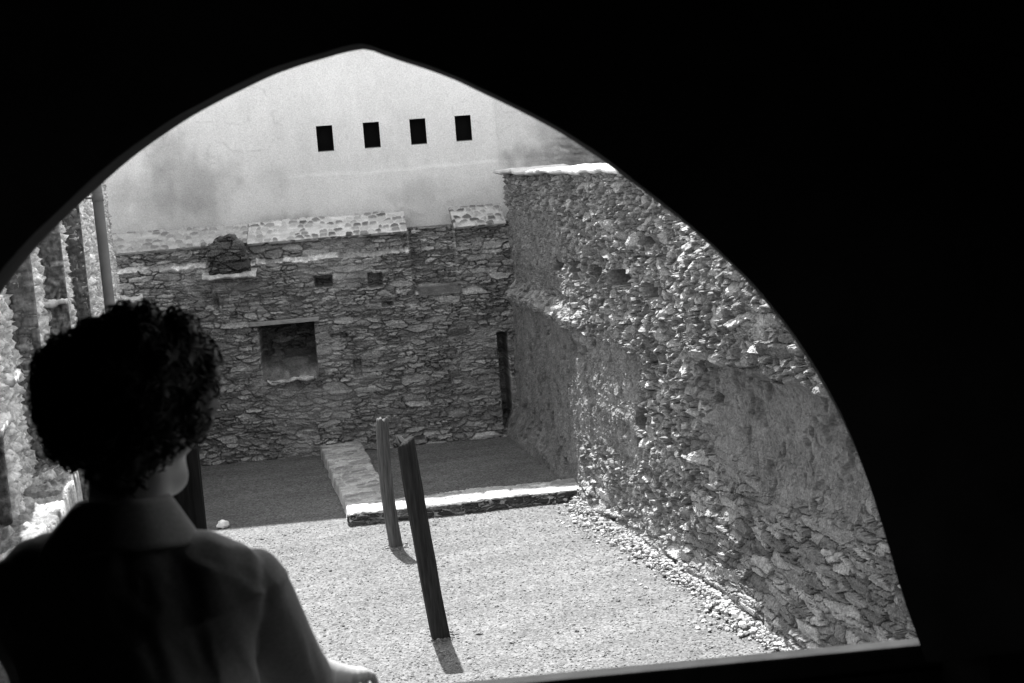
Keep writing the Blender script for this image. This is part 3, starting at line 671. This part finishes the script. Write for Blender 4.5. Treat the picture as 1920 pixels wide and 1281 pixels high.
# ================================================================== PERSON
def surface_nets(Fv, org, h):
    s_ = Fv < 0
    nx, ny, nz_ = Fv.shape
    def c(a, i, j, k): return a[i:nx-1+i, j:ny-1+j, k:nz_-1+k]
    cnt = sum(c(s_, i, j, k).astype(np.int8) for i in (0, 1) for j in (0, 1) for k in (0, 1))
    mix = (cnt > 0) & (cnt < 8); I, J, K_ = np.nonzero(mix)
    acc = np.zeros((len(I), 3)); num = np.zeros(len(I))
    cor = [(i, j, k) for i in (0, 1) for j in (0, 1) for k in (0, 1)]
    for a_ in range(8):
        for b_ in range(a_+1, 8):
            A_, B_ = cor[a_], cor[b_]
            if sum(abs(A_[q]-B_[q]) for q in range(3)) != 1: continue
            fa = Fv[I+A_[0], J+A_[1], K_+A_[2]]; fb = Fv[I+B_[0], J+B_[1], K_+B_[2]]
            x_ = (fa < 0) != (fb < 0); tt = np.where(x_, fa/np.where(x_, fa-fb, 1), 0)
            pos = np.array(A_)[None]+tt[:, None]*(np.array(B_)-np.array(A_))[None]
            acc += pos*x_[:, None]; num += x_
    V = (np.stack([I, J, K_], -1)+acc/num[:, None])*h+org
    idx = -np.ones(mix.shape, np.int64); idx[I, J, K_] = np.arange(len(I))
    Fs = []
    for ax in range(3):
        sl0 = [slice(1, -1)]*3; sl1 = [slice(1, -1)]*3
        sl0[ax] = slice(0, -1); sl1[ax] = slice(1, None)
        s0, s1 = s_[tuple(sl0)], s_[tuple(sl1)]
        for sign in (0, 1):
            q_ = (s0 & ~s1) if sign == 0 else (~s0 & s1)
            e = np.stack(np.nonzero(q_), -1)
            for d_ in range(3):
                if d_ != ax: e[:, d_] += 1
            u_, v_ = [(1, 2), (2, 0), (0, 1)][ax]
            def cell(du, dv):
                f_ = e.copy(); f_[:, u_] += du; f_[:, v_] += dv; return idx[f_[:, 0], f_[:, 1], f_[:, 2]]
            quad = np.stack([cell(-1, -1), cell(0, -1), cell(0, 0), cell(-1, 0)], -1)
            if sign: quad = quad[:, ::-1]
            Fs.append(quad)
    Fs = np.vstack(Fs); Fs = Fs[(Fs >= 0).all(1)]
    return V, Fs
class Field:
    """signed distance field in the person's frame (x right, y forward, z up), blended cones"""
    def __init__(f, lo, hi, h):
        f.h = h; f.lo = np.array(lo, float); n = np.ceil((np.array(hi)-f.lo)/h).astype(int)+1
        f.v = np.full(n, 1.0, np.float32); f.n = n
    def _win(f, a, b, r):
        i0 = np.clip(np.floor((np.minimum(a, b)-r-f.lo)/f.h).astype(int), 0, f.n-1); i1 = np.clip(np.ceil((np.maximum(a, b)+r-f.lo)/f.h).astype(int)+1, 1, f.n)
        g_ = np.stack(np.meshgrid(*[f.lo[q]+np.arange(i0[q], i1[q])*f.h for q in range(3)], indexing='ij'), -1)
        return tuple(slice(i0[q], i1[q]) for q in range(3)), g_
    def cone(f, a, b, ra, rb, k=.02, sc=(1, 1, 1), sub=False, noise=None):
        a, b, sc = np.array(a, float), np.array(b, float), np.array(sc, float)
        R_ = max(ra, rb)*max(1, 1/sc.min() if False else sc.max())+.05
        w_, g_ = f._win(a, b, R_)
        p = (g_-a)/sc; ba = (b-a)/sc; L2 = max(ba @ ba, 1e-9)
        t_ = np.clip((p @ ba)/L2, 0, 1)
        d_ = (np.linalg.norm(p-t_[..., None]*ba, axis=-1)-(ra+(rb-ra)*t_))*sc.min()
        if noise is not None: d_ = d_+noise(g_)
        cur = f.v[w_]
        if sub:
            d_ = -d_; h_ = np.clip(.5-.5*(cur-d_)/k, 0, 1); f.v[w_] = cur*(1-h_)+d_*h_+k*h_*(1-h_)
        else:
            h_ = np.clip(.5+.5*(cur-d_)/k, 0, 1); f.v[w_] = cur*(1-h_)+d_*h_-k*h_*(1-h_)
    def ball(f, c, r, k=.01, sc=(1, 1, 1), sub=False): f.cone(c, c, r, r, k, sc, sub)
    def chain(f, pts, rad, k=.02, sc=(1, 1, 1)):
        for i in range(len(pts)-1): f.cone(pts[i], pts[i+1], rad[i], rad[i+1], k, sc)
    def mesh(f): 
        v = f.v; 
        for ax in range(3):
            sl_ = [slice(None)]*3
            for e_ in (0, -1): sl_[ax] = e_; v[tuple(sl_)] = 1.0
        return surface_nets(v, f.lo, f.h)
PB = RT*-.575+HD*2.0+np.array([0, 0, H0-1.73])       # feet on the passage floor
def wp(V): return PB+V[:, 0:1]*RT+V[:, 1:2]*HD+V[:, 2:3]*np.array([0, 0, 1.])
def loc(x, y, d):                                      # survey point -> person's frame
    q = at(x, y, d)-PB; return np.array([q @ RT, q @ HD, q[2]])
person = empty('person', tuple(PB), 'person with dark curly hair and collared shirt, seen from behind, leaning on the sill', 'person')
# joints
HC = np.array([.008, .030, 1.395])                      # middle of the head
NB_ = np.array([.002, -.005, 1.235])
SHR, SHL = np.array([.140, .0, 1.140]), np.array([-.168, .0, 1.150])
ELR, ELL = np.array([.178, .215, .925]), np.array([-.20, .21, .92])
WRR, WRL = np.array([.225, .435, .835]), np.array([-.12, .425, .825])
HIPR, HIPL = np.array([.085, -.08, .80]), np.array([-.085, -.08, .80])
KNR, KNL = np.array([.10, -.03, .44]), np.array([-.10, -.0, .44])
ANR, ANL = np.array([.11, -.07, .075]), np.array([-.11, -.05, .075])
fd = np.array([math.sin(.62), math.cos(.62), 0]); rd = np.array([fd[1], -fd[0], 0]); upv = np.array([0, 0, 1.])   # head is turned to the right
def hp(r, f_, u): return HC+rd*r+fd*f_+upv*u
B = Field((-.42, -.30, -.01), (.44, .80, 1.60), .0065)
B.cone(NB_+np.array([0, -.0, -.08]), HC+np.array([0, -.02, -.06]), .062, .052, .03)
B.cone(hp(0, -.035, .03), hp(0, .01, .02), .082, .076, .03)                            # skull
B.cone(hp(0, .02, -.02), hp(0, .055, -.085), .062, .036, .03)                          # face and jaw
B.cone(hp(-.04, -.005, -.075), hp(-.012, .062, -.10), .026, .022, .02); B.cone(hp(.04, -.005, -.075), hp(.012, .062, -.10), .026, .022, .02)
B.ball(hp(.045, .055, -.035), .026, .025); B.ball(hp(-.045, .055, -.035), .026, .025)       # cheeks
B.cone(hp(-.03, .082, .018), hp(.03, .082, .018), .010, .010, .015)                       # brow
B.cone(hp(0, .088, .005), hp(0, .106, -.035), .007, .011, .010); B.ball(hp(.011, .094, -.038), .007, .006); B.ball(hp(-.011, .094, -.038), .007, .006)
B.ball(hp(.03, .094, 0), .013, .008, sub=True); B.ball(hp(-.03, .094, 0), .013, .008, sub=True)
B.cone(hp(-.018, .086, -.063), hp(.018, .086, -.063), .006, .006, .006); B.cone(hp(-.015, .085, -.073), hp(.015, .085, -.073), .007, .007, .006)
B.ball(hp(0, .080, -.102), .016, .015)
for sg in (-1, 1):
    B.cone(hp(sg*.076, -.008, .015), hp(sg*.073, .0, -.035), .016, .010, .006, (.6, 1, 1)); B.ball(hp(sg*.088, -.002, -.005), .009, .004, sub=True)
T0 = np.array([0, -.01, 1.16])
B.cone((-.095, -.005, 1.12), (.085, -.005, 1.12), .066, .066, .05, (1, 1, 1))
B.cone((0, -.0, 1.08), (0, -.05, .92), .135, .115, .05, (1, .72, 1)); B.cone((0, -.05, .94), (0, -.085, .80), .115, .135, .05, (1, .75, 1))
B.cone(NB_+np.array([.0, 0, -.03]), SHR+np.array([-.04, 0, .01]), .045, .045, .04); B.cone(NB_+np.array([.0, 0, -.03]), SHL+np.array([.04, 0, .01]), .045, .045, .04)
def hand(wr, d_, side, up_):
    d_ = d_/np.linalg.norm(d_); r_ = np.cross(d_, up_); r_ /= np.linalg.norm(r_); n_ = np.cross(r_, d_)
    pc = wr+d_*.035
    for q in (-.022, -.008, .007, .021):
        B.cone(wr+d_*.012+r_*q*.7, wr+d_*.075+r_*q, .014, .0125, .014)
    for q, L_, dr in ((-.027, .058, -.10), (-.0095, .068, -.03), (.0085, .072, .03), (.026, .064, .12)):
        a_ = wr+d_*.078+r_*q
        b_ = a_+(d_+r_*dr*.5)*L_*.45+n_*-.004; c_ = b_+(d_*.85+r_*dr*.5-n_*.42)*L_*.33; e_ = c_+(d_*.6-n_*.75)*L_*.28
        q2 = [a_, b_, c_, e_]
        B.chain(q2, [.0092, .0085, .0078, .0068], .004)
    th0 = wr+d_*.028+r_*side*.022; th1 = th0+(d_*.55+r_*side*.8)*.034-n_*.004; th2 = th1+(d_*.85+r_*side*.35)*.030-n_*.006; th3 = th2+d_*.022-n_*.006
    B.chain([th0, th1, th2, th3], [.015, .0115, .0098, .0078], .006)
for SH_, EL_, WR_, sg in ((SHR, ELR, WRR, 1), (SHL, ELL, WRL, -1)):
    B.cone(SH_, EL_, .048, .036, .03); B.cone(EL_, EL_*.62+WR_*.38, .036, .037, .012); B.cone(EL_*.62+WR_*.38, WR_, .037, .024, .012)
hand(WRR, np.array([.15, 1, -.32]), -1, np.array([0, .25, 1.])); hand(WRL, np.array([.45, .85, -.25]), 1, np.array([0, .2, 1.]))
for HP_, KN_, AN_ in ((HIPR, KNR, ANR), (HIPL, KNL, ANL)):
    B.chain([HP_, KN_], [.085, .055], .03); B.chain([KN_, KN_*.6+AN_*.4+np.array([0, -.015, 0]), AN_], [.052, .054, .036], .02)
    B.cone(AN_+np.array([0, -.02, -.035]), AN_+np.array([0, .14, -.05]), .034, .024, .02)
v_, f_ = B.mesh()
keep(raw_mesh('body', wp(v_), f_, M_SKIN), person)
# eyes
for sg in (-1, 1):
    u = np.linspace(0, math.pi, 9); v = np.arange(12)/12*2*math.pi; U_, V_ = np.meshgrid(u, v, indexing='ij')
    P = np.stack([np.sin(U_)*np.cos(V_), np.sin(U_)*np.sin(V_), np.cos(U_)], -1).reshape(-1, 3)*.0115+hp(sg*.03, .079, 0)
    i = np.arange(9*12).reshape(9, 12); j = np.roll(i, -1, 1)
    keep(raw_mesh('eye', wp(P), np.stack([i[:-1], i[1:], j[1:], j[:-1]], -1).reshape(-1, 4), M_EYE), person)
# shirt: a loose shell over the torso with sleeves, folds and a turned collar
def folds(g_):
    x, y, z = g_[..., 0], g_[..., 1], g_[..., 2]
    return .016*fbm(x*9+y*3, z*3.0+x*2, 991, 3)+.008*np.abs(fbm(x*24+z*6, z*8+y*14, 992, 3))-.004*np.exp(-((z-1.10-.02*np.abs(x)/.1)/.006)**2)
C_ = Field((-.40, -.28, .66), (.42, .62, 1.36), .0065)
C_.cone((-.115, -.01, 1.138), (.095, -.01, 1.136), .083, .083, .05, noise=folds)
C_.cone((0, -.005, 1.07), (0, -.05, .92), .165, .165, .05, (1, .72, 1), noise=folds); C_.cone((0, -.05, .94), (0, -.085, .72), .168, .178, .05, (1, .78, 1), noise=folds)
C_.cone(NB_+np.array([0, 0, -.035]), SHR+np.array([-.03, 0, .02]), .060, .062, .04, noise=folds); C_.cone(NB_+np.array([0, 0, -.035]), SHL+np.array([.03, 0, .02]), .060, .062, .04, noise=folds)
for SH_, EL_, WR_ in ((SHR, ELR, WRR), (SHL, ELL, WRL)):
    sd_ = np.sign(SH_[0]); C_.cone(SH_+np.array([.018*sd_, .035, -.012]), EL_+np.array([.006*sd_, 0, 0]), .056, .055, .004, noise=folds); C_.cone(EL_, EL_*.85+WR_*.15, .054, .052, .02, noise=folds)
C_.cone(NB_+np.array([0, .01, -.02]), NB_+np.array([0, .01, .12]), .060, .062, .012, sub=True)
C_.cone((0, -.085, .62), (0, -.085, .70), .16, .155, .01, (1, .78, 1), sub=True)
v_, f_ = C_.mesh()
shirt = keep(raw_mesh('shirt', wp(v_), f_, M_SHIRT), person)
# collar: stand and fall, closed ring open at the front
n, m_ = 90, 16
th = np.linspace(-math.pi*.93, math.pi*.93, n); uu = np.linspace(0, 1, m_); Th, Uu = np.meshgrid(th, uu, indexing='ij')
up_ = np.where(Uu < .4, Uu/.4, 1-(Uu-.4)/.6*1.55); out = np.where(Uu < .4, 0, (Uu-.4)/.6)
pt = np.abs(Th)/(math.pi*.93)
rx = .062+(.034+.045*(Th < 0)*np.abs(np.sin(Th)))*out+.006*Uu; ry = .062+.040*out
Cx = NB_[0]+np.sin(Th)*rx*(1+.03*np.sin(Th*5)); Cyy = NB_[1]+.004-np.cos(Th)*ry-.0*out; Cz = NB_[2]+.012+.028*up_-.014*out-.012*out*pt**2+.020*(np.cos(Th)*.5+.5)-.010*np.abs(np.sin(Th))*out-.012*out*(Th < 0)*np.abs(np.sin(Th))
P = np.stack([Cx, Cyy, Cz], -1)
Pw = wp(P.reshape(-1, 3)).reshape(n, m_, 3)
col_ = raw_mesh('collar', Pw.reshape(-1, 3), grid_faces(n, m_), M_SHIRT)
sd = col_.modifiers.new('thickness', 'SOLIDIFY'); sd.thickness = .004; sd.offset = 0
col_.parent = shirt; 
col_.matrix_parent_inverse = Matrix.Identity(4)
# trousers
Tt_ = Field((-.24, -.26, .08), (.24, .12, .92), .008)
Tt_.cone((0, -.085, .74), (0, -.08, .86), .155, .135, .03, (1, .78, 1))
for HP_, KN_, AN_ in ((HIPR, KNR, ANR), (HIPL, KNL, ANL)):
    Tt_.chain([HP_, KN_, AN_+np.array([0, 0, .06])], [.098, .074, .070], .03)
v_, f_ = Tt_.mesh(); keep(raw_mesh('trousers', wp(v_), f_, M_TROUSER), person)
# hair: a soft mass carrying many small ringlets
def hl(px, py, d): return loc(px, py, d)
HF = Field((-.20, -.20, 1.22), (.26, .20, 1.60), .005)
def hn(g_): return .020*fbm(g_[..., 0]*24+g_[..., 1]*9, g_[..., 2]*24-g_[..., 1]*9, 970, 4)
blobs = []
for (px, py, d, r) in ((235, 745, 1.99, .098), (160, 730, 1.985, .070), (130, 735, 2.0, .048), (310, 735, 2.02, .070), (335, 765, 2.03, .046), (355, 720, 2.04, .036), (270, 665, 2.0, .058), (180, 680, 1.99, .054), (300, 670, 2.03, .045),
                       (245, 632, 2.0, .040), (225, 640, 2.02, .03), (140, 790, 1.99, .046), (200, 830, 1.965, .055), (240, 860, 1.95, .050), (265, 830, 1.965, .052), (235, 720, 2.08, .085), (330, 690, 2.06, .045), (112, 770, 2.0, .042), (120, 722, 2.0, .038), (150, 678, 2.0, .040), (172, 652, 2.0, .040), (200, 640, 2.0, .040), (128, 800, 1.99, .030), (165, 830, 1.98, .034), (215, 868, 1.96, .040), (285, 630, 2.02, .036), (335, 660, 2.03, .038), (355, 735, 2.035, .036), (340, 752, 2.05, .040), (344, 705, 2.05, .038), (335, 650, 2.04, .040), (350, 720, 2.09, .045), (310, 660, 2.09, .05), (343, 768, 2.045, .026)):
    c_ = hl(px, py, d); blobs.append((c_, r)); r *= .87; HF.cone(c_, c_, r, r, .03, noise=hn)
HF.cone(hp(.0, .135, -.07), hp(0, .14, -.01), .075, .05, .015, sub=True)
v_, f_ = HF.mesh()
hair = keep(raw_mesh('hair', wp(v_), f_, M_HAIR), person)
parts = []
idx = rng.choice(len(v_), 1400, replace=False)
cen = v_.mean(0)
for q in idx:
    p0 = v_[q]; o_ = p0-cen; o_ /= np.linalg.norm(o_)
    if p0[2] < 1.30 or (np.dot(p0-HC, fd) > .055 and p0[2] < 1.42): continue
    ax = np.cross(o_, rng.normal(size=3)); ax /= np.linalg.norm(ax)
    b_ = np.cross(o_, ax); R_ = .005+.009*rng.random()**1.5; tn = np.linspace(0, 1, 15)*(.5+1.5*rng.random())*2*math.pi
    pitch = (.008+.030*rng.random())*np.linspace(-.5, .5, 15)
    c0 = p0-o_*(R_*.45)
    pts_ = c0+R_*np.cos(tn)[:, None]*o_+R_*np.sin(tn)[:, None]*b_+pitch[:, None]*ax
    parts.append(tube(pts_, .0012+.0013*rng.random(), 5, 1-.5*np.abs(np.linspace(-1, 1, 15))**3))
vv, ff = join(parts)
cu = raw_mesh('curl', wp(vv), ff, M_HAIR); cu['kind'] = 'stuff'
cu.parent = hair; cu.matrix_parent_inverse = Matrix.Identity(4)
for ob in (cu, col_):
    ob.matrix_parent_inverse = Matrix.Translation(-Vector(person.location)) @ Matrix.Identity(4) if False else ob.matrix_parent_inverse
